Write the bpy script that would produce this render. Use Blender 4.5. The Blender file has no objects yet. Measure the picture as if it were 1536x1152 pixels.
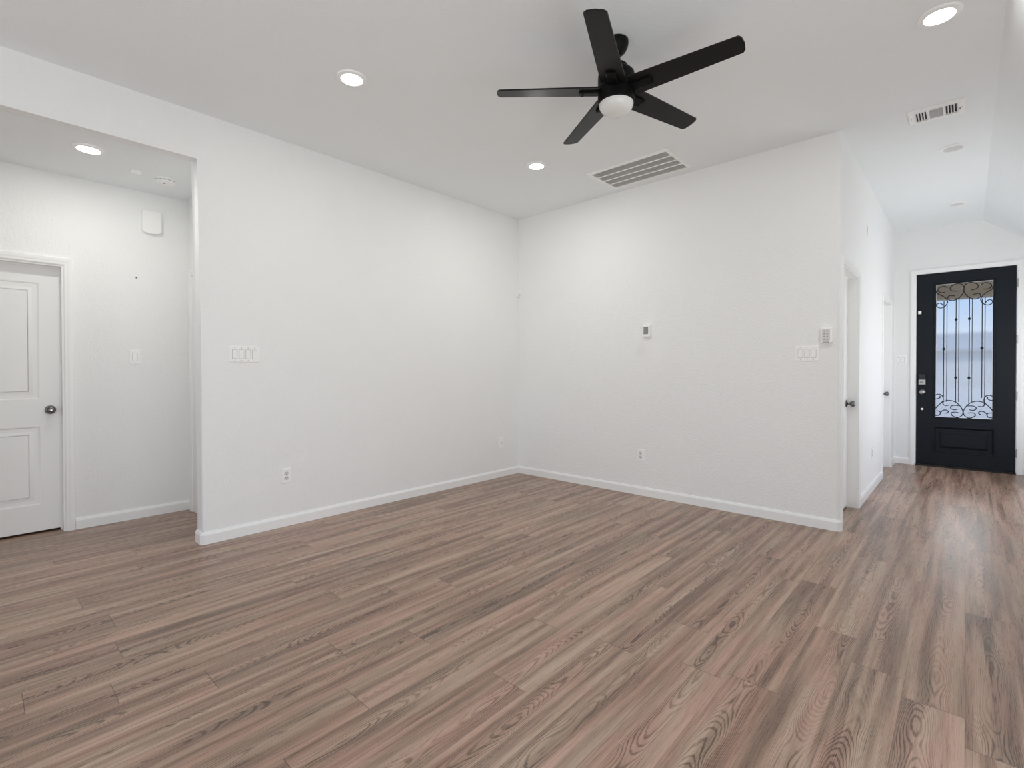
import bpy, bmesh, math, random
from mathutils import Vector, Matrix
random.seed(7)
SC = bpy.context.scene
COL = SC.collection
PI = math.pi

# ------------------------------------------------------------------ camera
F_PX, YAW, PITCH, ROLL, SHIFT_PX, CAM_Z = 744.06, 42.513, -0.529, -0.083, -12.78, 1.2296
def camera():
    y, p, r = (math.radians(a) for a in (YAW, PITCH, ROLL))
    f = Vector((-math.sin(y), math.cos(y), 0)); rt = Vector((math.cos(y), math.sin(y), 0)); u = Vector((0, 0, 1))
    f2 = f*math.cos(p) + u*math.sin(p); u2 = -f*math.sin(p) + u*math.cos(p)
    r2 = rt*math.cos(r) + u2*math.sin(r); u3 = -rt*math.sin(r) + u2*math.cos(r)
    cam = bpy.data.cameras.new('camera'); o = bpy.data.objects.new('camera', cam); COL.objects.link(o)
    cam.sensor_fit = 'HORIZONTAL'; cam.sensor_width = 36; cam.lens = F_PX/1536*36
    cam.shift_y = SHIFT_PX/1536; cam.clip_start = 0.02; cam.clip_end = 300
    m = Matrix((r2, u3, -f2)).transposed().to_4x4(); m.translation = (0, 0, CAM_Z)
    o.matrix_world = m; SC.camera = o
camera()

# ------------------------------------------------------------------ exposure, sky, daylight
SC.view_settings.view_transform = 'Standard'; SC.view_settings.look = 'None'
SC.view_settings.exposure = 0.0; SC.view_settings.gamma = 1.0; SC.view_settings.use_curve_mapping = False
SC.cycles.use_denoising = True
SC.cycles.max_bounces = 14; SC.cycles.diffuse_bounces = 10; SC.cycles.glossy_bounces = 4
SC.cycles.transmission_bounces = 6; SC.cycles.transparent_max_bounces = 8
SC.cycles.caustics_reflective = False
W = bpy.data.worlds.new('sky'); SC.world = W; W.use_nodes = True
nt = W.node_tree; nt.nodes.clear()
tc = nt.nodes.new('ShaderNodeTexCoord'); sep = nt.nodes.new('ShaderNodeSeparateXYZ'); rp = nt.nodes.new('ShaderNodeValToRGB')
bg = nt.nodes.new('ShaderNodeBackground'); wo = nt.nodes.new('ShaderNodeOutputWorld')
rp.color_ramp.elements[0].position = 0.0; rp.color_ramp.elements[0].color = (.80, .83, .90, 1)
rp.color_ramp.elements[1].position = .35; rp.color_ramp.elements[1].color = (.30, .46, .82, 1)
e = rp.color_ramp.elements.new(.11); e.color = (.48, .63, .90, 1)
nt.links.new(tc.outputs['Generated'], sep.inputs[0]); nt.links.new(sep.outputs['Z'], rp.inputs[0])
# glow added to the sky beyond the street, for a bright floor reflection
dp = nt.nodes.new('ShaderNodeVectorMath'); dp.operation = 'DOT_PRODUCT'; dp.inputs[1].default_value = (.0, .946, .325)
gm = nt.nodes.new('ShaderNodeMapRange'); gm.interpolation_type = 'SMOOTHSTEP'; gm.inputs[1].default_value = .978; gm.inputs[2].default_value = .995; gm.inputs[4].default_value = 3.4
ga = nt.nodes.new('ShaderNodeMix'); ga.data_type = 'RGBA'; ga.blend_type = 'ADD'; ga.inputs[7].default_value = (1, .91, .82, 1); ga.clamp_factor = False
nt.links.new(tc.outputs['Generated'], dp.inputs[0]); nt.links.new(dp.outputs['Value'], gm.inputs[0]); nt.links.new(gm.outputs[0], ga.inputs[0])
nt.links.new(rp.outputs[0], ga.inputs[6]); nt.links.new(ga.outputs[2], bg.inputs[0]); bg.inputs[1].default_value = 1.15; nt.links.new(bg.outputs[0], wo.inputs[0])

def daylight(name, loc, rot, sx, sy, power, color=(1, 1, 1)):
    l = bpy.data.lights.new(name, 'AREA'); l.shape = 'RECTANGLE'; l.size = sx; l.size_y = sy; l.energy = power; l.color = color
    o = bpy.data.objects.new(name, l); COL.objects.link(o); o.location = loc; o.rotation_euler = rot
    return o
sun = bpy.data.lights.new('sun', 'SUN'); sun.energy = 1.3; sun.angle = .01; sun.color = (1, .95, .87)
so_ = bpy.data.objects.new('sun', sun); COL.objects.link(so_); so_.rotation_euler = (math.radians(28), 0, math.radians(8))
# daylight coming in through the windows behind and to the right of the camera
daylight('daylight_patio', (-1.5, -3.05, 1.2), (PI/2, 0, 0), 4.4, 2.0, 27, (.95, 1.0, .985))
daylight('daylight_side', (.93, .5, 1.08), (0, PI/2, 0), 1.9, 2.8, 41, (.95, 1.0, .985))
daylight('daylight_foyer', (.93, 6.6, 1.25), (0, PI/2, 0), 1.5, 2.6, 23, (.98, .995, .975))

# ------------------------------------------------------------------ numbers of the room
XA, YB, H, XC, YD, HH, XH = -3.984, 4.468, 3.048, -0.7125, 8.312, 2.738, -5.115
XR, YBACK = 1.0, -3.2
CREASE, SLOPE = .135, .794
Y_END = 1.10        # end of the left wall
Y_HALL = 1.311       # end wall of the side hall
Y_OPEN0 = -0.75

# ------------------------------------------------------------------ helpers
def newbm(): return bmesh.new()
def box(bm, x0, x1, y0, y1, z0, z1, bev=0, seg=2):
    g = bmesh.ops.create_cube(bm, size=1)
    vs = g['verts']
    for v in vs:
        v.co = Vector(((x0+x1)/2 + v.co.x*(x1-x0), (y0+y1)/2 + v.co.y*(y1-y0), (z0+z1)/2 + v.co.z*(z1-z0)))
    if bev:
        es = list({e for v in vs for e in v.link_edges})
        bmesh.ops.bevel(bm, geom=es, offset=bev, segments=seg, affect='EDGES', profile=.5)
def lathe(bm, prof, n=40, m=None):
    """revolve (r, z) about the local z axis"""
    m = m or Matrix()
    rings = []
    for r, z in prof:
        if r < 1e-6: rings.append([bm.verts.new(m @ Vector((0, 0, z)))])
        else: rings.append([bm.verts.new(m @ Vector((r*math.cos(2*PI*i/n), r*math.sin(2*PI*i/n), z))) for i in range(n)])
    for a, b in zip(rings, rings[1:]):
        for i in range(n):
            j = (i+1) % n
            if len(a) == 1 and len(b) == 1: continue
            if len(a) == 1: bm.faces.new((a[0], b[i], b[j]))
            elif len(b) == 1: bm.faces.new((a[i], b[0], a[j]))
            else: bm.faces.new((a[i], b[i], b[j], a[j]))
def sweep(bm, path, prof, fn, closed=False):
    """sweep a profile of (offset, rise) along a 2D path, mitred; offset goes to the left of the path"""
    n = len(path); P = [Vector(p) for p in path]; rings = []
    for i in range(n):
        d1 = (P[i]-P[i-1]).normalized() if (i > 0 or closed) else None
        d2 = (P[(i+1) % n]-P[i]).normalized() if (i < n-1 or closed) else None
        d1 = d1 or d2; d2 = d2 or d1
        n1 = Vector((-d1.y, d1.x)); n2 = Vector((-d2.y, d2.x))
        mt = n1+n2; mt = mt/(mt.dot(n1))
        rings.append([bm.verts.new(fn(*(P[i]+mt*o), h)) for o, h in prof])
    k = len(prof)
    for i in range(n if closed else n-1):
        a, b = rings[i], rings[(i+1) % n]
        for j in range(k):
            bm.faces.new((a[j], a[(j+1) % k], b[(j+1) % k], b[j]))
    if not closed:
        bm.faces.new(rings[0]); bm.faces.new(list(reversed(rings[-1])))
def tube(bm, pts, r, n=8):
    P = [Vector(p) for p in pts]; rings = []; ref = None
    for i, p in enumerate(P):
        t = (P[min(i+1, len(P)-1)]-P[max(i-1, 0)]).normalized()
        if ref is None:
            ref = t.orthogonal().normalized()
        a = (ref - t*ref.dot(t)).normalized(); b = t.cross(a); ref = a
        rings.append([bm.verts.new(p + a*r*math.cos(2*PI*k/n) + b*r*math.sin(2*PI*k/n)) for k in range(n)])
    for A, B in zip(rings, rings[1:]):
        for k in range(n): bm.faces.new((A[k], A[(k+1) % n], B[(k+1) % n], B[k]))
    bm.faces.new(list(reversed(rings[0]))); bm.faces.new(rings[-1])
def smooth_path(pts, n=8):
    P = [Vector(p) for p in pts]; out = []
    for i in range(len(P)-1):
        p0, p1, p2, p3 = P[max(i-1, 0)], P[i], P[i+1], P[min(i+2, len(P)-1)]
        for k in range(n):
            t = k/n
            out.append(.5*((2*p1)+(p2-p0)*t+(2*p0-5*p1+4*p2-p3)*t*t+(3*p1-p0-3*p2+p3)*t*t*t))
    out.append(P[-1]); return out
def prism(bm, poly, fn, h0, h1):
    a = [bm.verts.new(fn(x, y, h0)) for x, y in poly]; b = [bm.verts.new(fn(x, y, h1)) for x, y in poly]
    n = len(poly)
    bm.faces.new(a); bm.faces.new(list(reversed(b)))
    for i in range(n): bm.faces.new((a[i], b[i], b[(i+1) % n], a[(i+1) % n]))
def obj(name, bm, m, parent=None, smooth=None, **props):
    bmesh.ops.recalc_face_normals(bm, faces=bm.faces[:])
    me = bpy.data.meshes.new(name); bm.to_mesh(me); bm.free()
    if smooth is not None:
        for p in me.polygons: p.use_smooth = True
        me.set_sharp_from_angle(angle=math.radians(smooth))
    me.materials.append(m)
    o = bpy.data.objects.new(name, me); COL.objects.link(o)
    if smooth is not None:
        wn = o.modifiers.new('even_normals', 'WEIGHTED_NORMAL'); wn.keep_sharp = True; wn.weight = 80
    if parent: o.parent = parent
    for k, v in props.items(): o[k] = v
    return o
def struct(name, bm, m, parent=None, **kw):
    if parent is None: kw['kind'] = 'structure'
    return obj(name, bm, m, parent, **kw)
def thing(name, label, cat, matrix, group=None):
    o = bpy.data.objects.new(name, None); COL.objects.link(o); o.empty_display_size = .05
    o.matrix_world = matrix; o['label'] = label; o['category'] = cat
    if group: o['group'] = group
    return o
def frame(x, y, z, normal):
    """local x to the right of someone facing the surface, y up, z out of it"""
    ax = {'+x': ((0, 1, 0), (0, 0, 1), (1, 0, 0)), '-y': ((1, 0, 0), (0, 0, 1), (0, -1, 0)),
          'down': ((1, 0, 0), (0, -1, 0), (0, 0, -1))}[normal]
    m = Matrix([Vector(a) for a in ax]).transposed().to_4x4(); m.translation = (x, y, z); return m

# ------------------------------------------------------------------ materials
def mat(name, col, rough=.5, metal=0, spec=.5, bump=None, emit=None, var=0):
    m = bpy.data.materials.new(name); m.use_nodes = True
    t = m.node_tree; b = t.nodes['Principled BSDF']
    b.inputs['Base Color'].default_value = (*col, 1); b.inputs['Roughness'].default_value = rough
    b.inputs['Metallic'].default_value = metal; b.inputs['Specular IOR Level'].default_value = spec
    co = t.nodes.new('ShaderNodeTexCoord')
    if var:
        nz = t.nodes.new('ShaderNodeTexNoise'); nz.inputs['Scale'].default_value = 3; nz.inputs['Detail'].default_value = 3
        mx = t.nodes.new('ShaderNodeMix'); mx.data_type = 'RGBA'
        mx.inputs[6].default_value = (*[c*(1-var) for c in col], 1); mx.inputs[7].default_value = (*[min(1, c*(1+var)) for c in col], 1)
        t.links.new(co.outputs['Object'], nz.inputs['Vector']); t.links.new(nz.outputs[0], mx.inputs[0]); t.links.new(mx.outputs[2], b.inputs['Base Color'])
    if bump:
        sc_, st, dist = bump
        n = t.nodes.new('ShaderNodeTexNoise'); n.inputs['Scale'].default_value = sc_; n.inputs['Detail'].default_value = 3
        bp = t.nodes.new('ShaderNodeBump'); bp.inputs['Strength'].default_value = st; bp.inputs['Distance'].default_value = dist
        t.links.new(co.outputs['Object'], n.inputs['Vector']); t.links.new(n.outputs[0], bp.inputs['Height']); t.links.new(bp.outputs[0], b.inputs['Normal'])
    if emit:
        b.inputs['Emission Color'].default_value = (*emit[0], 1); b.inputs['Emission Strength'].default_value = emit[1]
    return m
M = {}
M['wall'] = mat('wall_paint', (.88, .885, .882), .75, spec=.25, bump=(75, .6, .006), var=.012)
M['ceil'] = mat('ceiling_paint', (.875, .905, .915), .85, spec=.2, bump=(70, .5, .006), var=.01)
M['trim'] = mat('trim_paint', (.90, .905, .90), .38, spec=.4, bump=(20, .05, .002))
M['door'] = mat('door_paint', (.88, .885, .88), .42, spec=.4, bump=(40, .06, .002))
M['plastic'] = mat('white_plastic', (.93, .93, .92), .35, bump=(60, .03, .001))
M['groove'] = mat('recess_grey', (.42, .42, .41), .6, bump=(60, .03, .001))
M['slot'] = mat('socket_slot', (.05, .05, .05), .6, bump=(60, .03, .001))
M['ventshade'] = mat('duct_shade', (.045, .043, .04), .8, bump=(30, .1, .003))
M['ventgrey'] = mat('filter_grey', (.52, .52, .51), .9, bump=(200, .3, .002))
M['black'] = mat('fan_black', (.004, .004, .004), .5, spec=.14, bump=(300, .05, .0005))
M['blade'] = mat('blade_black', (.008, .0077, .0074), .40, spec=.22, bump=(180, .05, .0005))
M['opal'] = mat('opal_glass', (.78, .78, .76), .25, bump=(5, .02, .001))
M['lens_on'] = mat('lamp_lens_lit', (.9, .9, .88), .4, emit=((1, .97, .92), 9), bump=(5, .02, .001))
M['lens_off'] = mat('lamp_lens_off', (.70, .70, .69), .35, bump=(5, .02, .001))
M['nickel'] = mat('satin_nickel', (.42, .41, .40), .28, metal=1, bump=(250, .05, .0004))
M['pewter'] = mat('dark_nickel', (.20, .195, .19), .30, metal=1, bump=(250, .05, .0004))
M['navy'] = mat('front_door_black', (.006, .009, .014), .45, spec=.22, bump=(45, .12, .002))
M['iron'] = mat('wrought_iron', (.012, .014, .018), .5, bump=(120, .1, .001))
M['gap'] = mat('dark_gap', (.02, .018, .015), .9, bump=(30, .1, .003))
M['screen'] = mat('grey_display', (.28, .29, .27), .25, bump=(5, .02, .001))
M['soffit'] = mat('porch_stucco', (.44, .33, .21), .9, bump=(18, .6, .03), var=.25)
M['concrete'] = mat('concrete', (.62, .57, .52), .9, bump=(12, .3, .01), var=.06)
M['roofing'] = mat('roof_shingle', (.52, .50, .49), .9, bump=(9, .5, .02), var=.1)

def siding():
    m = mat('pale_siding', (.72, .70, .69), .85)
    t = m.node_tree; b = t.nodes['Principled BSDF']; co = t.nodes.new('ShaderNodeTexCoord')
    w = t.nodes.new('ShaderNodeTexWave'); w.bands_direction = 'Z'; w.wave_profile = 'SAW'; w.inputs['Scale'].default_value = 1.0
    r = t.nodes.new('ShaderNodeValToRGB'); r.color_ramp.elements[0].color = (.52, .51, .50, 1); r.color_ramp.elements[1].color = (.74, .72, .71, 1)
    r.color_ramp.elements[1].position = .15
    t.links.new(co.outputs['Object'], w.inputs['Vector']); t.links.new(w.outputs[0], r.inputs[0]); t.links.new(r.outputs[0], b.inputs['Base Color'])
    return m
M['siding'] = siding()

def rain_glass():
    m = bpy.data.materials.new('rain_glass'); m.use_nodes = True; t = m.node_tree; t.nodes.clear()
    out = t.nodes.new('ShaderNodeOutputMaterial'); rf = t.nodes.new('ShaderNodeBsdfRefraction'); gl = t.nodes.new('ShaderNodeBsdfGlossy')
    rf.inputs['Roughness'].default_value = .15; rf.inputs['IOR'].default_value = 1.12; rf.inputs['Color'].default_value = (.93, .96, .97, 1)
    gl.inputs['Roughness'].default_value = .12
    mx = t.nodes.new('ShaderNodeMixShader'); mx.inputs[0].default_value = .06
    co = t.nodes.new('ShaderNodeTexCoord'); mp = t.nodes.new('ShaderNodeMapping'); mp.inputs['Scale'].default_value = (1, 1, .06)
    n = t.nodes.new('ShaderNodeTexNoise'); n.inputs['Scale'].default_value = 110
    bp = t.nodes.new('ShaderNodeBump'); bp.inputs['Strength'].default_value = .35; bp.inputs['Distance'].default_value = .004
    L = t.links.new
    L(co.outputs['Object'], mp.inputs[0]); L(mp.outputs[0], n.inputs['Vector']); L(n.outputs[0], bp.inputs['Height'])
    L(bp.outputs[0], rf.inputs['Normal']); L(bp.outputs[0], gl.inputs['Normal'])
    L(rf.outputs[0], mx.inputs[1]); L(gl.outputs[0], mx.inputs[2]); L(mx.outputs[0], out.inputs[0])
    return m
M['rain'] = rain_glass()

def plank_material():
    m = bpy.data.materials.new('vinyl_plank'); m.use_nodes = True; t = m.node_tree; b = t.nodes['Principled BSDF']; L = t.links.new
    N = t.nodes.new
    def math_(op, a, c=None, d=None, clamp=False):
        n = N('ShaderNodeMath'); n.operation = op; n.use_clamp = clamp
        for i, v in enumerate((a, c, d)):
            if v is None: continue
            if isinstance(v, (int, float)): n.inputs[i].default_value = v
            else: L(v, n.inputs[i])
        return n.outputs[0]
    def noise(x, y, z, detail=2, rough=.5):
        c = N('ShaderNodeCombineXYZ')
        for i, v in enumerate((x, y, z)):
            if isinstance(v, (int, float)): c.inputs[i].default_value = v
            else: L(v, c.inputs[i])
        n = N('ShaderNodeTexNoise'); n.inputs['Scale'].default_value = 1; n.inputs['Detail'].default_value = detail; n.inputs['Roughness'].default_value = rough
        L(c.outputs[0], n.inputs['Vector']); return n.outputs[0]
    def ramp(v, stops):
        r = N('ShaderNodeMapRange'); r.interpolation_type = 'SMOOTHSTEP'
        for i, s in enumerate(stops): r.inputs[i+1].default_value = s
        L(v, r.inputs[0]); return r.outputs[0]
    uv = N('ShaderNodeUVMap'); uv.uv_map = 'plank'; s = N('ShaderNodeSeparateXYZ'); L(uv.outputs[0], s.inputs[0]); u, v = s.outputs[0], s.outputs[1]
    at = N('ShaderNodeAttribute'); at.attribute_name = 'rnd'; a = N('ShaderNodeSeparateXYZ'); L(at.outputs['Vector'], a.inputs[0]); r1, r2, r3 = a.outputs
    z = math_('MULTIPLY', r1, 97.0)
    # cathedral grain: parabolic rings whose apex wanders along the board
    wob = noise(math_('MULTIPLY', u, 1.3), 0.0, z, 2)
    vc = math_('SUBTRACT', v, math_('ADD', math_('MULTIPLY_ADD', r2, .09, .0445), math_('MULTIPLY_ADD', wob, .06, -.03)))
    v2 = math_('MULTIPLY', math_('MULTIPLY', vc, vc), 2100)
    lo = noise(math_('MULTIPLY', u, 1.1), math_('MULTIPLY', v, 3.0), math_('ADD', z, 11.3), 2.5, .45)
    fi = noise(math_('MULTIPLY', u, 9.0), math_('MULTIPLY', v, 60.0), math_('ADD', z, 3.1), 3)
    ph = math_('ADD', math_('ADD', v2, math_('MULTIPLY', lo, 40.0)), math_('MULTIPLY', fi, 1.1))
    wave = math_('SINE', math_('MULTIPLY', ph, 2*PI))
    ring = ramp(wave, (.0, .98, 0, 1))                       # 1 = dark latewood line
    band = ramp(math_('ABSOLUTE', vc), (.02, .085, 1, .34))
    pat = ramp(noise(math_('MULTIPLY', u, 2.2), math_('MULTIPLY', v, 9.0), math_('ADD', z, 41.0), 2), (.34, .60, .34, 1))
    ringk = math_('MULTIPLY', math_('MULTIPLY', ring, band), pat)
    streak = noise(math_('MULTIPLY', u, .9), math_('MULTIPLY', v, 22.0), math_('ADD', z, 23.0), 3, .55)
    fibre = noise(math_('MULTIPLY', u, 7.0), math_('MULTIPLY', v, 480.0), math_('ADD', z, 61.0), 3, .6)
    pore = noise(math_('MULTIPLY', u, 30.0), math_('MULTIPLY', v, 700.0), math_('ADD', z, 71.0), 2, .6)
    tone = math_('ADD', ramp(streak, (.3, .7, .08, .62)), math_('MULTIPLY_ADD', r3, .16, 0.08))
    tone = math_('ADD', tone, math_('MULTIPLY_ADD', fibre, .60, -.30))
    tone = math_('ADD', tone, math_('MULTIPLY_ADD', pore, .44, -.22))
    tone = math_('SUBTRACT', tone, math_('MULTIPLY', ringk, .40))
    cr = N('ShaderNodeValToRGB'); el = cr.color_ramp.elements
    el[0].position = 0; el[0].color = (.115, .072, .052, 1)
    el[1].position = 1; el[1].color = (.53, .39, .305, 1)
    for p, c in ((.28, (.252, .158, .115)), (.52, (.362, .236, .174)), (.75, (.455, .307, .232))):
        q = el.new(p); q.color = (*c, 1)
    L(tone, cr.inputs[0])
    # greyer and redder areas within the print
    hue = noise(math_('MULTIPLY', u, 1.6), math_('MULTIPLY', v, 12.0), math_('ADD', z, 83.0), 2)
    mx = N('ShaderNodeMix'); mx.data_type = 'RGBA'; mx.blend_type = 'MULTIPLY'
    hr = N('ShaderNodeValToRGB'); hr.color_ramp.elements[0].color = (.93, 1.0, .98, 1); hr.color_ramp.elements[1].color = (1.0, .93, .93, 1)
    hr.color_ramp.elements[0].position = .35; hr.color_ramp.elements[1].position = .65
    L(hue, hr.inputs[0]); mx.inputs[0].default_value = 1; L(cr.outputs[0], mx.inputs[6]); L(hr.outputs[0], mx.inputs[7])
    # bevelled joints
    de = math_('MINIMUM', math_('MINIMUM', v, math_('SUBTRACT', .1775, v)), 1.0)
    du = math_('MINIMUM', u, math_('SUBTRACT', 1.22, u))
    seam = math_('MAXIMUM', math_('MULTIPLY', math_('LESS_THAN', de, .0007), .55), math_('MULTIPLY', math_('LESS_THAN', du, .0012), .75))
    mk = N('ShaderNodeMix'); mk.data_type = 'RGBA'; mk.inputs[7].default_value = (.045, .03, .024, 1)
    L(seam, mk.inputs[0]); L(mx.outputs[2], mk.inputs[6]); L(mk.outputs[2], b.inputs['Base Color'])
    hgt = math_('SUBTRACT', math_('MULTIPLY_ADD', ringk, -.35, math_('MULTIPLY', fibre, .6)), math_('MULTIPLY', seam, 2.0))
    bp = N('ShaderNodeBump'); bp.inputs['Strength'].default_value = .25; bp.inputs['Distance'].default_value = .0012
    L(hgt, bp.inputs['Height']); L(bp.outputs[0], b.inputs['Normal'])
    L(math_('MULTIPLY_ADD', fibre, .14, .22), b.inputs['Roughness']); b.inputs['Specular IOR Level'].default_value = .40
    return m
M['plank'] = plank_material()

# ------------------------------------------------------------------ floor
def floor():
    bm = newbm(); uvl = bm.loops.layers.uv.new('plank'); rl = bm.faces.layers.float_vector.new('rnd')
    PW, PL, X00 = .1775, 1.22, .002
    known = {-1: 2.178, 0: 2.362, 1: 2.50, 2: 2.735, 4: 2.015, 8: 1.88, 10: 1.39, 11: 1.085, 12: .64, 13: .362, 14: .122}
    rnd = random.Random(5); prev = 0
    x1_, x0_, y0_, y1_ = XR+.1, XH-.35, YBACK-.1, YD+.08
    for k in range(-6, 32):
        xr = X00 - k*PW; xl = xr - PW
        if xl > x1_ or xr < x0_: continue
        j = known.get(k)
        if j is None: j = prev + rnd.choice((.31, .42, .55, .71, .83))
        prev = j
        y = j - math.ceil((j - y0_)/PL)*PL
        while y < y1_:
            a, b = max(y, y0_), min(y+PL, y1_)
            if b - a > .001:
                r = Vector((rnd.random(), rnd.random(), rnd.random()))
                c = [(max(xl, x0_), a), (min(xr, x1_), a), (min(xr, x1_), b), (max(xl, x0_), b)]
                f = bm.faces.new([bm.verts.new((p, q, 0)) for p, q in c]); f[rl] = r
                for lp, (p, q) in zip(f.loops, c): lp[uvl].uv = (q - y, p - xl)
            y += PL
    o = struct('floor', bm, M['plank'])
    return o
floor()

# ------------------------------------------------------------------ walls and ceilings
YZ = lambda x: (lambda a, b, h: Vector((x + h, a, b)))      # (y, z, depth along +x)
XZ = lambda y: (lambda a, b, h: Vector((a, y - h, b)))      # (x, z, depth toward -y)
def bevel_where(bm, test, r=.02, seg=5):
    es = [e for e in bm.edges if test((e.verts[0].co+e.verts[1].co)/2, e)]
    bmesh.ops.bevel(bm, geom=es, offset=r, segments=seg, affect='EDGES', profile=.5)

# left wall with the opening into the side hall, rounded corners round the opening
bm = newbm()
poly = [(YB+.12, 0), (YB+.12, H), (YBACK, H), (YBACK, 0), (Y_OPEN0, 0), (Y_OPEN0, HH), (Y_END, HH), (Y_END, 0)]
prism(bm, poly, YZ(XA-.132), 0, .132)
def t(c, e):
    on_face = abs(c.x-XA) < 1e-4 or abs(c.x-XA+.132) < 1e-4
    if not on_face: return False
    vert = abs(c.y-Y_END) < 1e-4 or abs(c.y-Y_OPEN0) < 1e-4
    hor = abs(c.z-HH) < 1e-4 and abs(c.x-XA) < 1e-4
    return vert or hor
bevel_where(bm, t, .018, 8)
struct('wall_left', bm, M['wall'])

# far wall, rounded at its free end, with a faint scuffed patch below the thermostat
def scuffed_wall():
    m = M['wall'].copy(); m.name = 'wall_paint_scuffed'
    t_ = m.node_tree; b = t_.nodes['Principled BSDF']; src = b.inputs['Base Color'].links[0].from_socket
    g = t_.nodes.new('ShaderNodeNewGeometry'); vs = t_.nodes.new('ShaderNodeVectorMath'); vs.operation = 'DISTANCE'
    vs.inputs[1].default_value = (-2.366, YB, 1.427); nz = t_.nodes.new('ShaderNodeTexNoise'); nz.inputs['Scale'].default_value = 18
    ad = t_.nodes.new('ShaderNodeMath'); ad.operation = 'MULTIPLY_ADD'; ad.inputs[1].default_value = .06
    mr = t_.nodes.new('ShaderNodeMapRange'); mr.inputs[1].default_value = .05; mr.inputs[2].default_value = .11; mr.inputs[3].default_value = .10; mr.inputs[4].default_value = 0
    mx = t_.nodes.new('ShaderNodeMix'); mx.data_type = 'RGBA'; mx.inputs[7].default_value = (.50, .50, .49, 1)
    L = t_.links.new
    L(g.outputs['Position'], vs.inputs[0]); L(g.outputs['Position'], nz.inputs['Vector']); L(nz.outputs[0], ad.inputs[0]); L(vs.outputs['Value'], ad.inputs[2])
    L(ad.outputs[0], mr.inputs[0]); L(mr.outputs[0], mx.inputs[0]); L(src, mx.inputs[6]); L(mx.outputs[2], b.inputs['Base Color'])
    return m
bm = newbm()
box(bm, XA, XC, YB, YB+.12, 0, H)
bevel_where(bm, lambda c, e: abs(c.x-XC) < 1e-4 and abs(c.y-YB) < 1e-4, .02, 8)
struct('wall_far', bm, scuffed_wall())

# foyer wall with two door openings
D2 = (4.568, 5.338, 2.06); D3 = (7.04, 7.872, 2.06)
bm = newbm()
for (a, b, z0, z1) in ((YB+.12, YD+.13, D2[2], H), (D2[1], D3[0], 0, D2[2]), (D3[1], YD+.13, 0, D2[2])):
    box(bm, XC-.12, XC, a, b, z0, z1)
# the narrow pier between the rounded corner and the first door is the end of the far wall itself
struct('wall_foyer', bm, M['wall'])

# entry wall with the front door opening
FD = (-.487, .430, 2.468)
bm = newbm()
poly = [(XC, 0), (FD[0]-.02, 0), (FD[0]-.02, FD[2]+.02), (FD[1]+.02, FD[2]+.02), (FD[1]+.02, 0), (XR+.1, 0), (XR+.1, H-(XR+.1-CREASE)*SLOPE), (CREASE, H), (XC, H)]
prism(bm, poly, XZ(YD), -.13, 0)
struct('wall_entry', bm, M['wall'])

# side hall: door wall and end wall
D1 = (-.298, .486, 2.045)
bm = newbm()
for (a, b, z0, z1) in ((YBACK, D1[0], 0, HH), (D1[1], Y_HALL+.12, 0, HH), (D1[0], D1[1], D1[2], HH)):
    box(bm, XH-.12, XH, a, b, z0, z1)
struct('wall_hall', bm, M['wall'])
bm = newbm(); box(bm, XH, XA-.132, Y_HALL, Y_HALL+.12, 0, HH); struct('wall_hall_end', bm, M['wall'])
bm = newbm(); box(bm, XH-.12, XA-.132, -3.3, YBACK, 0, HH); struct('wall_hall_rear', bm, M['wall'])
bm = newbm(); box(bm, XH-.12, XA-.13, YBACK, Y_HALL+.12, HH, HH+.1); struct('ceiling_hall', bm, M['ceil'])

# main ceiling, sloping down to the right over the foyer side
bm = newbm()
zr = H-(XR+.1-CREASE)*SLOPE
prism(bm, [(XA-.14, H), (CREASE, H), (XR+.1, zr), (XR+.1, zr+.12), (CREASE, H+.12), (XA-.14, H+.12)], XZ(YD+.13), 0, YD+.13-YBACK+.1)
struct('ceiling', bm, M['ceil'])

# walls out of the picture: windows behind the camera and on its right
def window_wall(name, fn, u0, u1, top, holes, d0, d1):
    bm = newbm(); hs = sorted(holes); cur = u0
    def col(a, b, z0, z1): prism(bm, [(a, z0), (b, z0), (b, z1), (a, z1)], fn, d0, d1)
    for (a, b, z0, z1) in hs:
        col(cur, a, 0, top)
        if z0 > .01: col(a, b, 0, z0)
        col(a, b, z1, top); cur = b
    col(cur, u1, 0, top)
    struct(name, bm, M['wall'])
zt = H-(XR-CREASE)*SLOPE
HB = [(-3.75, .75, .1, 2.25)]; HR = [(-.95, 1.95, .08, 2.1), (5.3, 7.9, .5, 2.0)]
window_wall('wall_rear', XZ(YBACK), XA-.13, XR+.1, zt+.05, HB, 0, .1)
bm = newbm(); prism(bm, [(XA-.13, zt+.05), (XR, zt+.05), (XR, zt), (CREASE, H), (XA-.13, H)], XZ(YBACK), 0, .1); struct('wall_rear_gable', bm, M['wall'])
window_wall('wall_right', YZ(XR), YBACK, YD+.13, zt, HR, 0, .1)
def window_frame(n, fn, h, bars):
    a, b, z0, z1 = h; bm = newbm()
    sweep(bm, [(a, z0), (b, z0), (b, z1), (a, z1)], [(0, -.02), (.05, -.02), (.05, .08), (0, .08)], fn, closed=True)
    for k in range(1, bars):
        x = a+(b-a)*k/bars; prism(bm, [(x-.03, z0), (x+.03, z0), (x+.03, z1), (x-.03, z1)], fn, .02, .07)
    struct('window_%d' % n, bm, M['trim'])
window_frame(1, XZ(YBACK), HB[0], 3); window_frame(2, YZ(XR), HR[0], 2); window_frame(3, YZ(XR), HR[1], 2)

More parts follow.
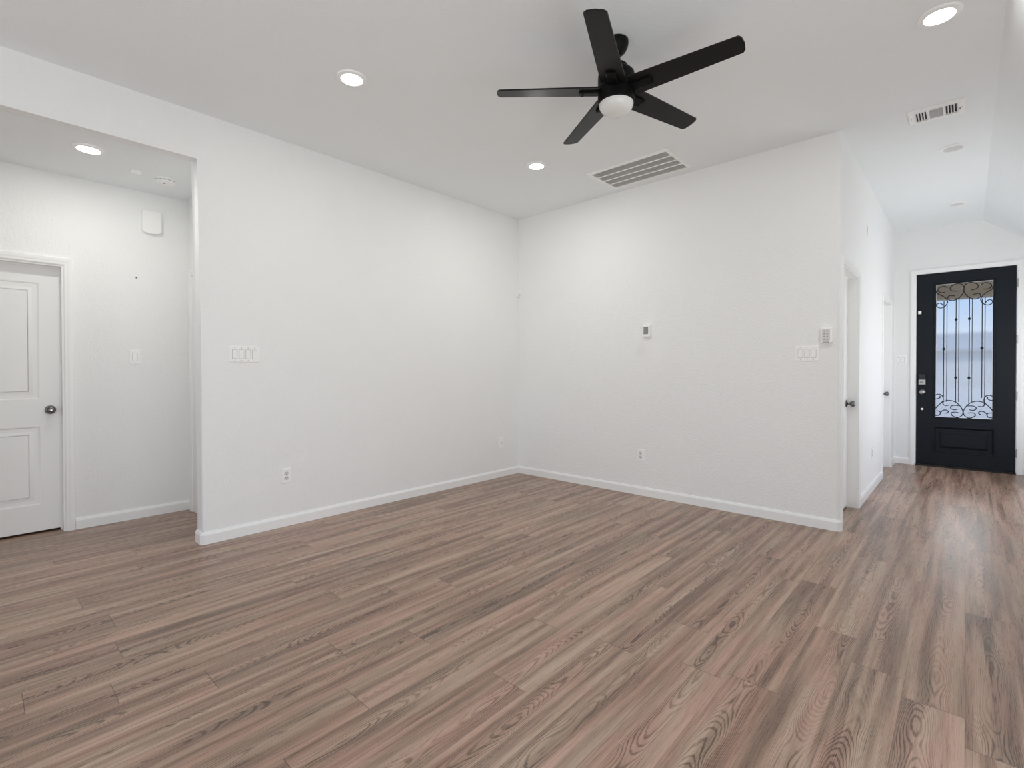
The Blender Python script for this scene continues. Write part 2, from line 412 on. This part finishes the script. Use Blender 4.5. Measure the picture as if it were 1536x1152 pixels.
# unseen boxes added behind the doors, to stop sky light at the gaps
def backing_box(name, x0, x1, y0, y1, z1, open_side):
    bm = newbm(); t_ = .06
    for side, a in (('-x', (x0-t_, x0, y0-t_, y1+t_, -.05, z1)), ('+x', (x1, x1+t_, y0-t_, y1+t_, -.05, z1)), ('-y', (x0, x1, y0-t_, y0, -.05, z1)), ('+y', (x0, x1, y1, y1+t_, -.05, z1))):
        if side != open_side: box(bm, *a)
    box(bm, x0, x1, y0, y1, z1-.06, z1); box(bm, x0, x1, y0, y1, -.06, -.012)
    struct(name, bm, M['wall'])
backing_box('wall_hall_backing', XH-.7, XH-.12, D1[0]-.25, D1[1]+.25, 2.4, '+x')
backing_box('wall_foyer_backing', XC-.9, XC-.12, D2[0]+.08, D3[1]+.2, 2.4, '+x')

# ------------------------------------------------------------------ baseboards and casings
BASE = [(0, 0), (.014, 0), (.014, .066), (.0085, .078), (.006, .084), (0, .084)]
XY = lambda a, b, h: Vector((a, b, h))
def baseboard(name, path):
    bm = newbm(); sweep(bm, path, BASE, XY); struct(name, bm, M['trim'])
CW = .057
c = .02
# (offset is to the left of the path, so paths run with the room on their left)
baseboard('baseboard_left', [(XA-.132, Y_HALL), (XA-.132, Y_END+.014), (XA-.118, Y_END), (XA-.016, Y_END), (XA, Y_END+.016), (XA, YB)][::-1])
baseboard('baseboard_far', [(XC, D2[0]-CW), (XC, YB+.014), (XC-.016, YB), (XA, YB)])
baseboard('baseboard_foyer', [(XC, D3[0]-CW), (XC, D2[1]+CW)])
baseboard('baseboard_entry', [(FD[0]-CW, YD), (XC, YD), (XC, D3[1]+CW)])
baseboard('baseboard_entry_right', [(XR, YD-.9), (XR, YD), (FD[1]+CW+.01, YD)])
baseboard('baseboard_hall', [(XH, Y_HALL), (XH, D1[1]+CW)])

CAS = [(0, 0), (0, .009), (.006, .012), (.018, .013), (.030, .016), (.049, .017), (.055, .013), (CW, .0)]
def casing(name, fn, a, b, z):
    bm = newbm(); sweep(bm, [(b, 0), (b, z), (a, z), (a, 0)], [(-o, h) for o, h in CAS], fn)
    return struct(name, bm, M['trim'])
def jamb(fn, name, a, b, z, depth, stop, parent=None):
    """lining of the opening with its door stop; fn depth runs out of the wall, so the lining has negative depth"""
    bm = newbm()
    sweep(bm, [(b, 0), (b, z), (a, z), (a, 0)], [(0, 0), (.012, 0), (.012, -stop), (.022, -stop), (.022, -stop-.004), (.022, -depth), (0, -depth)], fn)
    return struct(name, bm, M['trim'])

# ------------------------------------------------------------------ doors
def slab(bm, a, b, z0, z1, fn, face, thick, stile, rails, mould=.022, deep=.008):
    """framed panel door: stiles, rails (list of z pairs between the openings), sunk moulded panels. fn(u, z, depth)"""
    pan = [(rails[i][1], rails[i+1][0]) for i in range(len(rails)-1)]
    def pr(u0, u1, w0, w1, d0, d1): prism(bm, [(u0, w0), (u1, w0), (u1, w1), (u0, w1)], fn, d0, d1)
    pr(a, a+stile, z0, z1, face-thick, face); pr(b-stile, b, z0, z1, face-thick, face)
    for w0, w1 in rails: pr(a+stile, b-stile, w0, w1, face-thick, face)
    for w0, w1 in pan:
        pr(a+stile, b-stile, w0, w1, face-thick+.004, face-deep)
        sweep(bm, [(a+stile, w0), (b-stile, w0), (b-stile, w1), (a+stile, w1)],
              [(0, face-deep-.001), (0, face), (.006, face-.0015), (.013, face-deep+.001), (mould, face-deep+.0008), (mould, face-deep-.001)], fn, closed=True)
        i = mould+.014
        sweep(bm, [(a+stile+i, w0+i), (b-stile-i, w0+i), (b-stile-i, w1-i), (a+stile+i, w1-i)],
              [(0, face-deep-.001), (.022, face-.002), (.03, face-.002), (.03, face-deep-.001)], fn, closed=True)
        i += .028
        pr(a+stile+i, b-stile-i, w0+i, w1-i, face-deep-.001, face-.002)
KNOB = [(0, 0), (.033, 0), (.033, .003), (.030, .008), (.017, .012), (.0125, .016), (.0125, .030), (.019, .034), (.026, .041), (.0285, .050), (.026, .060), (.018, .066), (.009, .068), (0, .0685)]
def knob(parent, matrix, m, prof=KNOB):
    bm = newbm(); lathe(bm, prof, 32, matrix); o = obj('knob', bm, m, parent, smooth=40); return o

# side hall door (closed, two panels)
fn1 = YZ(XH)
casing('trim_1', fn1, D1[0], D1[1], D1[2]); jamb(fn1, 'trim_2', D1[0], D1[1], D1[2], .12, .072)
bm = newbm(); slab(bm, D1[0]+.016, D1[1]-.016, .018, D1[2]-.016, fn1, -.078, .035, .115, [(.018, .215), (.815, 1.015), (1.905, D1[2]-.016)])
d1 = struct('door_1', bm, M['door'], smooth=25)
k = knob(d1, frame(XH-.078, .411, .936, '+x'), M['pewter'])
bm = newbm(); lathe(bm, [(0, .0687), (.006, .0687), (.006, .0705), (0, .0705)], 16, frame(XH-.078, .411, .936, '+x')); obj('keyhole_button', bm, M['nickel'], k)
# foyer doors
fnC = YZ(XC)
for n, (a, b, z) in ((2, D2), (3, D3)):
    casing('trim_%d' % (2*n-1), fnC, a, b, z); jamb(fnC, 'trim_%d' % (2*n), a, b, z, .12, .072)
    bm = newbm(); slab(bm, a+.016, b-.016, .018, z-.016, fnC, -.078, .035, .115, [(.018, .215), (.815, 1.015), (1.905, z-.016)])
    d = struct('door_%d' % n, bm, M['door'], smooth=25)
    knob(d, frame(XC-.078, b-.075, .935, '+x'), M['pewter'])
# hall end door: only its casing edge shows
fnE = XZ(Y_HALL)
bm = newbm(); sweep(bm, [(-4.20, 0), (-4.20, 2.06), (-4.99, 2.06), (-4.99, 0)], [(-o, h) for o, h in CAS], fnE); struct('trim_7', bm, M['trim'])
bm = newbm(); slab(bm, -4.99, -4.20, .012, 2.06, fnE, .004, .0039, .115, [(.012, .215), (.815, 1.015), (1.905, 2.06)], deep=.003); struct('door_5', bm, M['door'], smooth=25)

# ------------------------------------------------------------------ front door
fnD = XZ(YD)
a, b, z = FD
casing('trim_8', fnD, a-.004, b+.004, z+.004)
bm = newbm(); sweep(bm, [(b, 0), (b, z), (a, z), (a, 0)], [(0, .002), (-.02, .002), (-.02, -.13), (0, -.13)], fnD); struct('trim_9', bm, M['trim'])
bm = newbm(); prism(bm, [(a, 0), (b, 0), (b, .018), (a, .018)], fnD, -.12, .03); struct('trim_10', bm, M['gap'])
GX0, GX1, GZ0, GZ1 = -.297, .236, .63, 2.322
bm = newbm(); da, db, dz0, dz1, ff = a+.004, b-.004, .022, z-.004, -.004
def pr(u0, u1, w0, w1, d0, d1): prism(bm, [(u0, w0), (u1, w0), (u1, w1), (u0, w1)], fnD, d0, d1)
pr(da, GX0-.012, dz0, dz1, ff-.045, ff); pr(GX1+.012, db, dz0, dz1, ff-.045, ff)
pr(GX0-.012, GX1+.012, GZ1+.012, dz1, ff-.045, ff); pr(GX0-.012, GX1+.012, .51, GZ0-.012, ff-.045, ff); pr(GX0-.012, GX1+.012, dz0, .195, ff-.045, ff)
pr(GX0-.012, GX1+.012, .195, .51, ff-.04, ff-.016)
sweep(bm, [(GX0-.012, .195), (GX1+.012, .195), (GX1+.012, .51), (GX0-.012, .51)], [(-.012, ff-.002), (-.010, ff+.004), (0, ff+.005), (.012, ff-.004), (.02, ff-.015), (.02, ff-.017), (-.012, ff-.017)], fnD, closed=True)
i = .05
sweep(bm, [(GX0-.012+i, .195+i), (GX1+.012-i, .195+i), (GX1+.012-i, .51-i), (GX0-.012+i, .51-i)], [(0, ff-.017), (.022, ff-.003), (.03, ff-.003), (.03, ff-.017)], fnD, closed=True)
i = .078; pr(GX0-.012+i, GX1+.012-i, .195+i, .51-i, ff-.017, ff-.003)
fd = struct('door_4', bm, M['navy'], smooth=25)
bm = newbm(); sweep(bm, [(GX0, GZ0), (GX1, GZ0), (GX1, GZ1), (GX0, GZ1)], [(-.012, ff-.04), (-.018, ff+.0), (-.016, ff+.006), (-.004, ff+.007), (.004, ff-.002), (.006, ff-.04)], fnD, closed=True)
obj('glazing_bead', bm, M['navy'], fd, smooth=30)
bm = newbm(); pr(GX0-.006, GX1+.006, GZ0-.006, GZ1+.006, ff-.030, ff-.024); gp = obj('glass_pane', bm, M['rain'], fd)
bm = newbm(); sweep(bm, [(GX0, GZ0), (GX1, GZ0), (GX1, GZ1), (GX0, GZ1)], [(.006, ff-.02), (.006, ff-.012), (.010, ff-.012), (.010, ff-.02)], fnD, closed=True)
obj('spacer_edge', bm, M['plastic'], fd)
# wrought iron scrolls and bars in front of the pane
gy = YD-ff+.012
cx = (GX0+GX1)/2
bars = ((-.061, .085), (.061, .085), (-.176, .215), (.176, .215))
for x, lo in bars:
    x -= .010
    bm = newbm(); hi = GZ1-.19 if abs(x) < .1 else GZ1-.22
    zb = GZ0+.20 if abs(x) < .1 else GZ0+.26
    box(bm, cx+x-.0045, cx+x+.0045, gy-.0045, gy+.0045, zb, hi)
    br = obj('grille_bar', bm, M['iron'], fd)
    for kz in ((1.865, 1.135) if abs(x) < .1 else (1.50,)):
        bm = newbm(); q = Matrix.Translation((cx+x, gy, kz)); lathe(bm, [(0, -.024), (.007, -.016), (.016, 0), (.007, .016), (0, .024)], 4, q); obj('grille_knot', bm, M['iron'], br)
for x in (-.173, -.061, .061, .176):  # added bars: the grille's ghost image in the glass, built as geometry
    bm = newbm(); box(bm, cx+x+.012, cx+x+.020, YD-ff+.036, YD-ff+.042, GZ0+.2, GZ1-.2); obj('ghost_bar', bm, M['iron'], fd)
def scroll(pts, top, ref):
    for s in (-1, 1):
        P = []
        for (px, py) in pts:
            x = (498-px)*.000652; zz = (GZ1-(py-125)*.000862) if top else (GZ0+(1035-py)*.000862)
            x = min(x, .262); zz = max(GZ0+.004, min(GZ1-.004, zz)); P.append((cx+s*x, gy, zz))
        bm = newbm(); tube(bm, smooth_path(P, 7), .0052, 8); obj('grille_scroll', bm, M['iron'], fd, smooth=60)
T = True
scroll([(400, 245), (330, 235), (300, 200), (330, 160), (400, 138), (470, 155), (498, 215), (485, 280), (430, 345), (340, 380), (280, 358), (268, 325), (300, 302), (370, 312)], T, 0)
scroll([(230, 245), (170, 250), (120, 215), (150, 170), (220, 160), (262, 185)], T, 0)
scroll([(94, 215), (120, 260), (190, 300), (245, 345), (264, 400), (225, 455), (165, 476), (115, 455), (108, 420), (145, 402), (185, 420), (200, 442)], T, 0)
scroll([(290, 852), (235, 855), (207, 832), (215, 800), (260, 783), (330, 783), (400, 808), (460, 865), (496, 935), (480, 990), (430, 1022), (370, 1015), (330, 985), (340, 955), (390, 948), (432, 955)], False, 0)
scroll([(440, 852), (365, 850), (322, 868), (322, 895), (360, 912), (415, 905)], False, 0)
scroll([(84, 905), (140, 855), (195, 805), (212, 760), (190, 708), (140, 692), (90, 705)], False, 0)
scroll([(86, 762), (130, 760), (165, 738), (160, 715)], False, 0)
scroll([(88, 1008), (150, 1002), (170, 965), (145, 942), (105, 940)], False, 0)
scroll([(175, 955), (215, 925), (265, 925), (285, 950), (250, 972)], False, 0)
# hardware
q = frame(-.425, YD-ff-0*ff, 1.113, '-y'); q.translation = (-.425, YD-ff, 1.113)
bm = newbm()
def lbox(bm, m, *args, **kw):
    n0 = len(bm.verts); box(bm, *args, **kw)
    bm.verts.ensure_lookup_table()
    for v in list(bm.verts)[n0:]: v.co = m @ v.co
lbox(bm, q, -.035, .035, -.068, .068, 0, .024, bev=.005); db_ = obj('deadbolt_housing', bm, M['iron'], fd, smooth=40)
bm = newbm(); lbox(bm, q, -.034, .034, -.066, -.004, .0235, .030, bev=.002); pl = obj('deadbolt_cover', bm, M['nickel'], db_, smooth=40)
bm = newbm(); lbox(bm, q, -.022, .010, -.040, -.030, .0295, .040, bev=.003); obj('thumb_turn', bm, M['pewter'], db_, smooth=40)
q2 = q.copy(); q2.translation = (-.423, YD-ff, .949); knob(fd, q2, M['nickel'])
q3 = q.copy(); q3.translation = (-.424, YD-ff, .729)
bm = newbm(); lathe(bm, [(0, 0), (.014, 0), (.014, .004), (.010, .008), (0, .009)], 20, q3); obj('bolt_cap', bm, M['plastic'], fd, smooth=40)
for hz in (2.256, 1.592, .926, .251):
    bm = newbm(); bx_ = FD[1]+.004
    lathe(bm, [(0, -.05), (.007, -.05), (.007, .05), (0, .05)], 12, Matrix.Translation((bx_, YD-.012, hz)))
    box(bm, bx_, bx_+.022, YD-.012, YD+.0, hz-.05, hz+.05, bev=.001); obj('hinge', bm, M['nickel'], fd, smooth=40)

# ------------------------------------------------------------------ outside the front door
bm = newbm(); box(bm, -40, 40, YD+.13, 90, -.12, -.02); struct('ground', bm, M['concrete'])
bm = newbm(); box(bm, -2.2, 2.6, YD+.135, YD+2.3, 2.62, 2.75); box(bm, -2.2, 2.6, YD+2.0, YD+2.3, 2.35, 2.62); struct('porch_ceiling', bm, M['soffit'])
hs = thing('house', 'pale sided house across the road, blurred behind the front door glass', 'house', Matrix.Translation((1, 58, -.02)))
bm = newbm(); box(bm, -16, 16, 0, 8, 0, 3.0); obj('siding', bm, M['siding'], hs)
bm = newbm(); prism(bm, [(-.5, 2.95), (8.5, 2.95), (4, 4.7)], lambda p, r, h: Vector((h, p, r)), -16.5, 16.5); obj('roof', bm, M['roofing'], hs)

# ------------------------------------------------------------------ ceiling lights
def downlight(x, y, z, label, on, group, power=7, r=.09, warm=(.98, 1.0, .945)):
    o = thing('recessed_light', label, 'ceiling light', frame(x, y, z, 'down'), group)
    bm = newbm(); lathe(bm, [(r, 0), (r, .004), (r*.97, .009), (r*.80, .013), (r*.72, .0125), (r*.70, .008), (r*.70, 0)], 48); obj('trim_ring', bm, M['plastic'], o, smooth=35)
    bm = newbm(); lathe(bm, [(r*.71, .0), (r*.71, .0095), (r*.5, .0115), (0, .012)], 48); obj('lens', bm, M['lens_on'] if on else M['lens_off'], o, smooth=35)
    if on:
        l = bpy.data.lights.new('lamp', 'AREA'); l.shape = 'DISK'; l.size = r*1.3; l.energy = power; l.color = warm
        lo = bpy.data.objects.new('lamp', l); COL.objects.link(lo); lo.parent = o
        lo.location = (0, 0, .014); lo.rotation_euler = (PI, 0, 0)
    return o
g = 'round recessed ceiling lights'
downlight(-2.822, 1.611, H, 'lit round recessed light in the ceiling left of the black fan', True, g, 5)
downlight(-2.815, 3.395, H, 'lit round recessed light in the ceiling between fan and far corner', True, g, 9)
downlight(-.112, 3.362, H, 'lit round recessed light at the right edge, in front of the small vent', True, g)
downlight(-.092, 5.43, H, 'unlit round recessed light in the foyer ceiling just behind the small vent', False, g, r=.087)
downlight(-.09, 7.28, H, 'unlit round recessed light in the foyer ceiling nearest the front door', False, g, r=.087)
downlight(-4.385, .55, HH, 'lit round recessed light in the low ceiling of the side hall', True, g, 6, warm=(1, .985, .92))

# ------------------------------------------------------------------ ceiling fan
FX, FY = -1.438, 2.425
fan = thing('ceiling_fan', 'matte black five-blade ceiling fan with a white glass light bowl', 'ceiling fan', Matrix.Translation((FX, FY, H)))
bm = newbm(); lathe(bm, [(0, 0), (.066, 0), (.067, -.012), (.063, -.034), (.052, -.056), (.037, -.070), (.024, -.078), (0, -.080)], 40); obj('canopy', bm, M['black'], fan, smooth=40)
bm = newbm(); lathe(bm, [(0, -.07), (.0125, -.07), (.0125, -.14), (0, -.14)], 20); obj('downrod', bm, M['black'], fan, smooth=40)
bm = newbm(); lathe(bm, [(0, -.115), (.022, -.115), (.026, -.122), (.05, -.128), (.062, -.138), (.066, -.152), (.066, -.160), (.086, -.168), (.098, -.182), (.100, -.20), (.100, -.262), (.097, -.268), (0, -.268)], 48); obj('motor_housing', bm, M['black'], fan, smooth=40)
bm = newbm(); lathe(bm, [(0, -.268), (.094, -.268), (.094, -.276), (.101, -.280), (.101, -.335), (.098, -.342), (.090, -.344), (0, -.344)], 48); obj('light_fitter', bm, M['black'], fan, smooth=40)
bm = newbm(); lathe(bm, [(.093, -.335), (.0935, -.348), (.089, -.364), (.076, -.382), (.052, -.396), (.025, -.403), (0, -.405)], 48); obj('glass_bowl', bm, M['opal'], fan, smooth=60)
def blade(ang, proto=None):
    m = Matrix.Rotation(math.radians(ang), 4, 'Z') @ Matrix.Translation((0, 0, -.272)) @ Matrix.Rotation(math.radians(-12), 4, 'X')
    if proto:
        bl = proto.copy(); COL.objects.link(bl); br = proto.children[0].copy(); COL.objects.link(br); br.parent = bl
    else:
        bm = newbm(); w0, w1, R0, R1 = .070, .053, .095, .655
        poly = [(R0, -w0), (R1-.012, -w1), (R1+.0, -w1+.014), (R1+.006, 0), (R1, w1-.014), (R1-.012, w1), (R0, w0)]
        prism(bm, poly, lambda a, b, h: Vector((a, b, h)), -.004, .004)
        bl = obj('blade', bm, M['blade'], None)
        bm = newbm(); box(bm, .06, .205, -.026, .026, -.017, -.004, bev=.004)
        for s in (-1, 1): lathe(bm, [(0, -.020), (.006, -.020), (.007, -.017), (0, -.017)], 10, Matrix.Translation((.185, s*.014, 0)))
        br = obj('blade_bracket', bm, M['black'], bl)
    bl.parent = fan; bl.matrix_local = m
    return bl
b0 = blade(4.7)
for k in range(1, 5): blade(4.7+72*k, b0)

# ------------------------------------------------------------------ grilles in the ceiling
rg = thing('return_air_grille', 'large white louvred return air grille in the ceiling above the far wall', 'air grille', frame(-2.207, 4.112, H, 'down'))
hw, hh = .396, .252
bm = newbm(); sweep(bm, [(-hw, -hh), (hw, -hh), (hw, hh), (-hw, hh)], [(0, 0), (.002, .005), (.030, .009), (.034, .009), (.034, 0)], XY, closed=True)
for k in range(1, 4):
    y = -hh+.034+(2*hh-.068)*k/4; box(bm, -hw+.03, hw-.03, y-.006, y+.006, 0, .0085)
obj('grille_frame', bm, M['plastic'], rg)
bm = newbm(); box(bm, -hw+.03, hw-.03, -hh+.03, hh-.03, -.0015, .0008); obj('filter', bm, M['ventgrey'], rg)
for k in range(4):
    bm = newbm(); y0 = -hh+.034+(2*hh-.068)*k/4+.006; y1 = -hh+.034+(2*hh-.068)*(k+1)/4-.006; n = 8
    for i in range(n):
        yy = y0+(y1-y0)*(i+.5)/n
        prism(bm, [(yy-.0045, .0015), (yy-.0030, .0015), (yy+.0045, .0075), (yy+.0030, .0075)], lambda p, q_, h: Vector((h, p, q_)), -hw+.03, hw-.03)
    obj('louvre_panel', bm, M['plastic'], rg)
vt = thing('supply_vent', 'small white ceiling supply vent with dark slots at the foyer mouth', 'air vent', frame(-.168, 4.60, H, 'down'))
hw, hh = .151, .118
bm = newbm(); sweep(bm, [(-hw, -hh), (hw, -hh), (hw, hh), (-hw, hh)], [(0, 0), (.001, .010), (.030, .014), (.036, .013), (.036, 0)], XY, closed=True)
box(bm, -.046, -.036, -hh+.03, hh-.03, 0, .011); box(bm, .036, .046, -hh+.03, hh-.03, 0, .011)
obj('vent_frame', bm, M['plastic'], vt)
bm = newbm(); box(bm, -hw+.03, hw-.03, -hh+.03, hh-.03, -.002, .001); obj('duct_shade_sheet', bm, M['ventshade'], vt)  # flat dark sheet, the shade inside the duct put into its colour
for s in (-1, 1):
    bm = newbm()
    for i in range(5):
        x = s*(.046+.069*(i+.0)/4.4)
        prism(bm, [(x-.002, .002), (x+.001, .002), (x+s*.004+.001, .011), (x+s*.004-.002, .011)], lambda p, q_, h: Vector((p, h, q_)), -hh+.03, hh-.03)
    obj('vane_bank', bm, M['plastic'], vt)
bm = newbm()
for i in range(14):
    y = -hh+.036+(2*hh-.072)*(i+.5)/14
    prism(bm, [(y-.003, .002), (y-.001, .002), (y+.004, .009), (y+.002, .009)], lambda p, q_, h: Vector((h, p, q_)), -.037, .037)
obj('centre_louvres', bm, M['plastic'], vt)
for s in (-1, 1):
    bm = newbm(); lathe(bm, [(0, .0105), (.005, .0105), (.004, .0125), (0, .013)], 12, Matrix.Translation((s*.134, 0, 0))); obj('screw', bm, M['nickel'], vt)
bm = newbm(); box(bm, .122, .128, -.03, -.006, .010, .016, bev=.001); obj('damper_lever', bm, M['pewter'], vt)

# ------------------------------------------------------------------ things on the hall ceiling
sd = thing('smoke_detector', 'white round smoke detector with vents on the side hall ceiling', 'smoke detector', frame(-4.655, 1.045, HH, 'down'))
bm = newbm(); lathe(bm, [(0, 0), (.070, 0), (.071, .008), (.069, .012), (0, .012)], 40); obj('base_ring', bm, M['plastic'], sd, smooth=40)
bm = newbm(); lathe(bm, [(0, .012), (.060, .012), (.060, .018), (0, .018)], 40); obj('vent_band', bm, M['groove'], sd, smooth=40)
bm = newbm(); lathe(bm, [(0, .018), (.064, .018), (.064, .024), (.056, .033), (.03, .037), (0, .038)], 40)
for k in range(12):
    an = k*PI/6; q = Matrix.Rotation(an, 4, 'Z'); lbox(bm, q, .058, .064, -.004, .004, .011, .02)
obj('cover', bm, M['plastic'], sd, smooth=40)
bm = newbm(); lathe(bm, [(0, .035), (.010, .035), (.009, .040), (0, .0405)], 20, Matrix.Translation((.022, .012, 0))); obj('test_button', bm, M['groove'], sd, smooth=40)
so = bpy.data.objects
bm = newbm(); lathe(bm, [(0, 0), (.038, 0), (.038, .006), (.033, .014), (.018, .018), (0, .019)], 36)
hd = obj('ceiling_sensor', bm, M['plastic'], None, smooth=40, label='small plain white domed sensor on the hall ceiling beside the smoke detector', category='sensor'); hd.matrix_world = frame(-4.635, .85, HH, 'down')

# ------------------------------------------------------------------ plates and devices on the walls
def switch_plate(n, label, m, w=None, h=.117):
    w = w or .072+.0462*(n-1)
    o = thing('light_switch', label, 'light switch', m, 'rocker switch plates')
    bm = newbm(); box(bm, -w/2, w/2, -h/2, h/2, -.002, .006, bev=.003, seg=3); obj('wall_plate', bm, M['plastic'], o, smooth=40)
    for k in range(n):
        x = (k-(n-1)/2)*.0462
        bm = newbm(); sweep(bm, [(x-.0175, -.0345), (x+.0175, -.0345), (x+.0175, .0345), (x-.0175, .0345)], [(0, .0055), (0, .0066), (.002, .0066), (.002, .0055)], XY, closed=True)
        obj('rocker_frame', bm, M['groove'], o)
        bm = newbm(); up = (1 if k % 2 else -1)
        prism(bm, [(-.0325, .0055), (.0325, .0055), (.0325, .0075+(.003 if up > 0 else 0)), (0, .0082), (-.0325, .0075+(0 if up > 0 else .003))], lambda p, q_, hh_: Vector((hh_, p, q_)), x-.0155, x+.0155)
        obj('rocker', bm, M['plastic'], o)
        for s in (-1, 1):
            bm = newbm(); lathe(bm, [(0, .006), (.003, .006), (.0025, .0072), (0, .0074)], 10, Matrix.Translation((x, s*.0478, 0))); obj('screw', bm, M['groove'], o)
    return o
def outlet(label, m, blank=False):
    o = thing('wall_outlet', label, 'outlet', m, 'outlet plates')
    bm = newbm(); box(bm, -.036, .036, -.0585, .0585, -.002, .006, bev=.003, seg=3); obj('wall_plate', bm, M['plastic'], o, smooth=40)
    if blank:
        bm = newbm(); lathe(bm, [(0, .006), (.007, .006), (.007, .008), (.0045, .008), (.0045, .016), (0, .016)], 14); obj('cable_jack', bm, M['nickel'], o, smooth=40)
        return o
    for s in (-1, 1):
        bm = newbm(); y = s*.0195
        pts = [(.0165*math.cos(q)*1.0, max(-.0135, min(.0135, .0175*math.sin(q)))+y) for q in [2*PI*i/28 for i in range(28)]]
        prism(bm, pts, XY, .0055, .0078); rc = obj('receptacle', bm, M['lens_off'], o)
        for sx in (-1, 1):
            bm = newbm(); box(bm, sx*.0064-.0013, sx*.0064+.0013, y-.001, y+.0075, .0075, .0081); obj('slot', bm, M['slot'], rc)
        bm = newbm(); lathe(bm, [(0, .0075), (.0026, .0075), (.0026, .0081), (0, .0081)], 10, Matrix.Translation((0, y-.0075, 0))); obj('ground_hole', bm, M['slot'], rc)
    bm = newbm(); lathe(bm, [(0, .006), (.0032, .006), (.0026, .0074), (0, .0076)], 10); obj('screw', bm, M['groove'], o)
    return o
switch_plate(4, 'wide white switch plate with four rockers on the left wall near its end', frame(XA, 1.385, 1.357, '+x'))
switch_plate(3, 'white switch plate with three rockers below the keypad on the far wall', frame(-.931, YB, 1.364, '-y'))
switch_plate(2, 'white switch plate with two rockers beside the front door casing', frame(-.645, YD, 1.366, '-y'))
switch_plate(1, 'white switch plate with a single rocker in the side hall right of the door', frame(XH, .925, 1.35, '+x'))
outlet('white duplex outlet low on the left wall, under the four-rocker switch plate', frame(XA, 1.687, .40, '+x'))
outlet('white cable plate low on the left wall close to the far corner', frame(XA, 4.155, .395, '+x'), blank=True)
outlet('white duplex outlet low on the far wall, under the thermostat', frame(-2.37, YB, .397, '-y'))
outlet('white duplex outlet low on the foyer wall between the two white doors', frame(XC, 6.207, .386, '+x'))

th = thing('thermostat', 'small white thermostat with a grey display on the far wall', 'thermostat', frame(-2.302, YB, 1.617, '-y'))
bm = newbm(); box(bm, -.044, .044, -.062, .062, -.002, .012, bev=.004); obj('back_plate', bm, M['plastic'], th, smooth=40)
bm = newbm(); box(bm, -.040, .040, -.058, .058, .011, .026, bev=.006, seg=3); obj('body', bm, M['plastic'], th, smooth=40)
bm = newbm(); box(bm, -.027, .022, -.032, .040, .0255, .0268); obj('display', bm, M['screen'], th)
kp = thing('keypad', 'white alarm keypad with two columns of grey keys beside the rounded corner', 'keypad', frame(-.797, YB, 1.50, '-y'))
bm = newbm(); box(bm, -.040, .040, -.058, .058, -.002, .030, bev=.005, seg=3); obj('body', bm, M['plastic'], kp, smooth=40)
bm = newbm(); box(bm, -.030, .026, -.045, .048, .0295, .0308); obj('key_panel', bm, M['lens_off'], kp)
for r_ in range(4):
    for c_ in range(2):
        bm = newbm(); x = -.012+c_*.020; y = .032-r_*.021; box(bm, x-.0055, x+.0055, y-.005, y+.005, .0305, .0335, bev=.001); obj('key', bm, M['groove'], kp)
bm = newbm(); box(bm, -.024, .020, -.056, -.048, .029, .0325, bev=.0015); obj('bottom_clip', bm, M['groove'], kp)
ms = thing('motion_sensor', 'tiny white motion sensor high in the far corner of the room', 'sensor', Matrix.Translation((XA, YB-.024, 2.14)))
bm = newbm(); box(bm, -.001, .026, -.022, .0235, -.024, .024, bev=.005, seg=3); obj('body', bm, M['plastic'], ms, smooth=40)
bm = newbm(); box(bm, .0255, .028, -.013, .012, -.014, .012, bev=.001); obj('sensor_window', bm, M['lens_off'], ms, smooth=40)

ch = thing('doorbell_chime', 'white doorbell chime cover with a curved bottom high on the hall wall', 'door chime', frame(XH, 1.045, 2.492, '+x'))
poly = [(-.068, .088), (-.060, .096), (.060, .096), (.068, .088), (.068, -.078)] + [(.068*math.cos(q), -.078-.020*math.sin(q)) for q in [PI*i/12 for i in range(1, 12)]] + [(-.068, -.078)]
bm = newbm(); prism(bm, poly, XY, -.002, .034)
es = [e for e in bm.edges if all(abs(v.co.z-.034) < 1e-5 for v in e.verts)]; bmesh.ops.bevel(bm, geom=es, offset=.008, segments=3, affect='EDGES', profile=.5)
obj('cover', bm, M['plastic'], ch, smooth=40)
bm = newbm(); box(bm, -.060, .060, -.080, .090, -.003, .012); obj('base', bm, M['plastic'], ch)
nl = thing('nail', 'tiny dark nail left in the bare hall wall above the single switch', 'nail', frame(XH, .937, 2.01, '+x'))
bm = newbm(); lathe(bm, [(0, -.004), (.002, -.004), (.002, .010), (.005, .010), (.005, .012), (0, .012)], 12); obj('shank', bm, M['slot'], nl)
wp = thing('wall_register', 'small flat white plate high on the foyer wall above the doors', 'wall plate', frame(XC, 5.84, 2.57, '+x'))
bm = newbm(); box(bm, -.045, .045, -.05, .05, -.002, .006, bev=.002); obj('plate', bm, M['plastic'], wp)
bm = newbm(); box(bm, -.034, -.030, -.04, .04, .0055, .0075); obj('slit', bm, M['groove'], wp)
pg = thing('wall_hook', 'tiny white hook on the foyer wall between the two white doors', 'hook', frame(XC, 6.086, 2.067, '+x'))
bm = newbm(); box(bm, -.012, .012, -.014, .014, -.002, .005, bev=.002); tube(bm, [(0, 0, .003), (0, -.004, .014), (0, .004, .018)], .003); obj('hook', bm, M['plastic'], pg)
ds = thing('door_contact_sensor', 'small white contact sensor across the latch edge of the black front door', 'sensor', frame(-.452, YD-ff, 1.977, '-y'))
bm = newbm(); box(bm, -.016, .016, -.020, .020, -.001, .013, bev=.003); obj('transmitter', bm, M['plastic'], ds, smooth=40)
bm = newbm(); box(bm, -.080, -.058, -.018, .018, .018, .026, bev=.002); obj('magnet', bm, M['plastic'], ds, smooth=40)
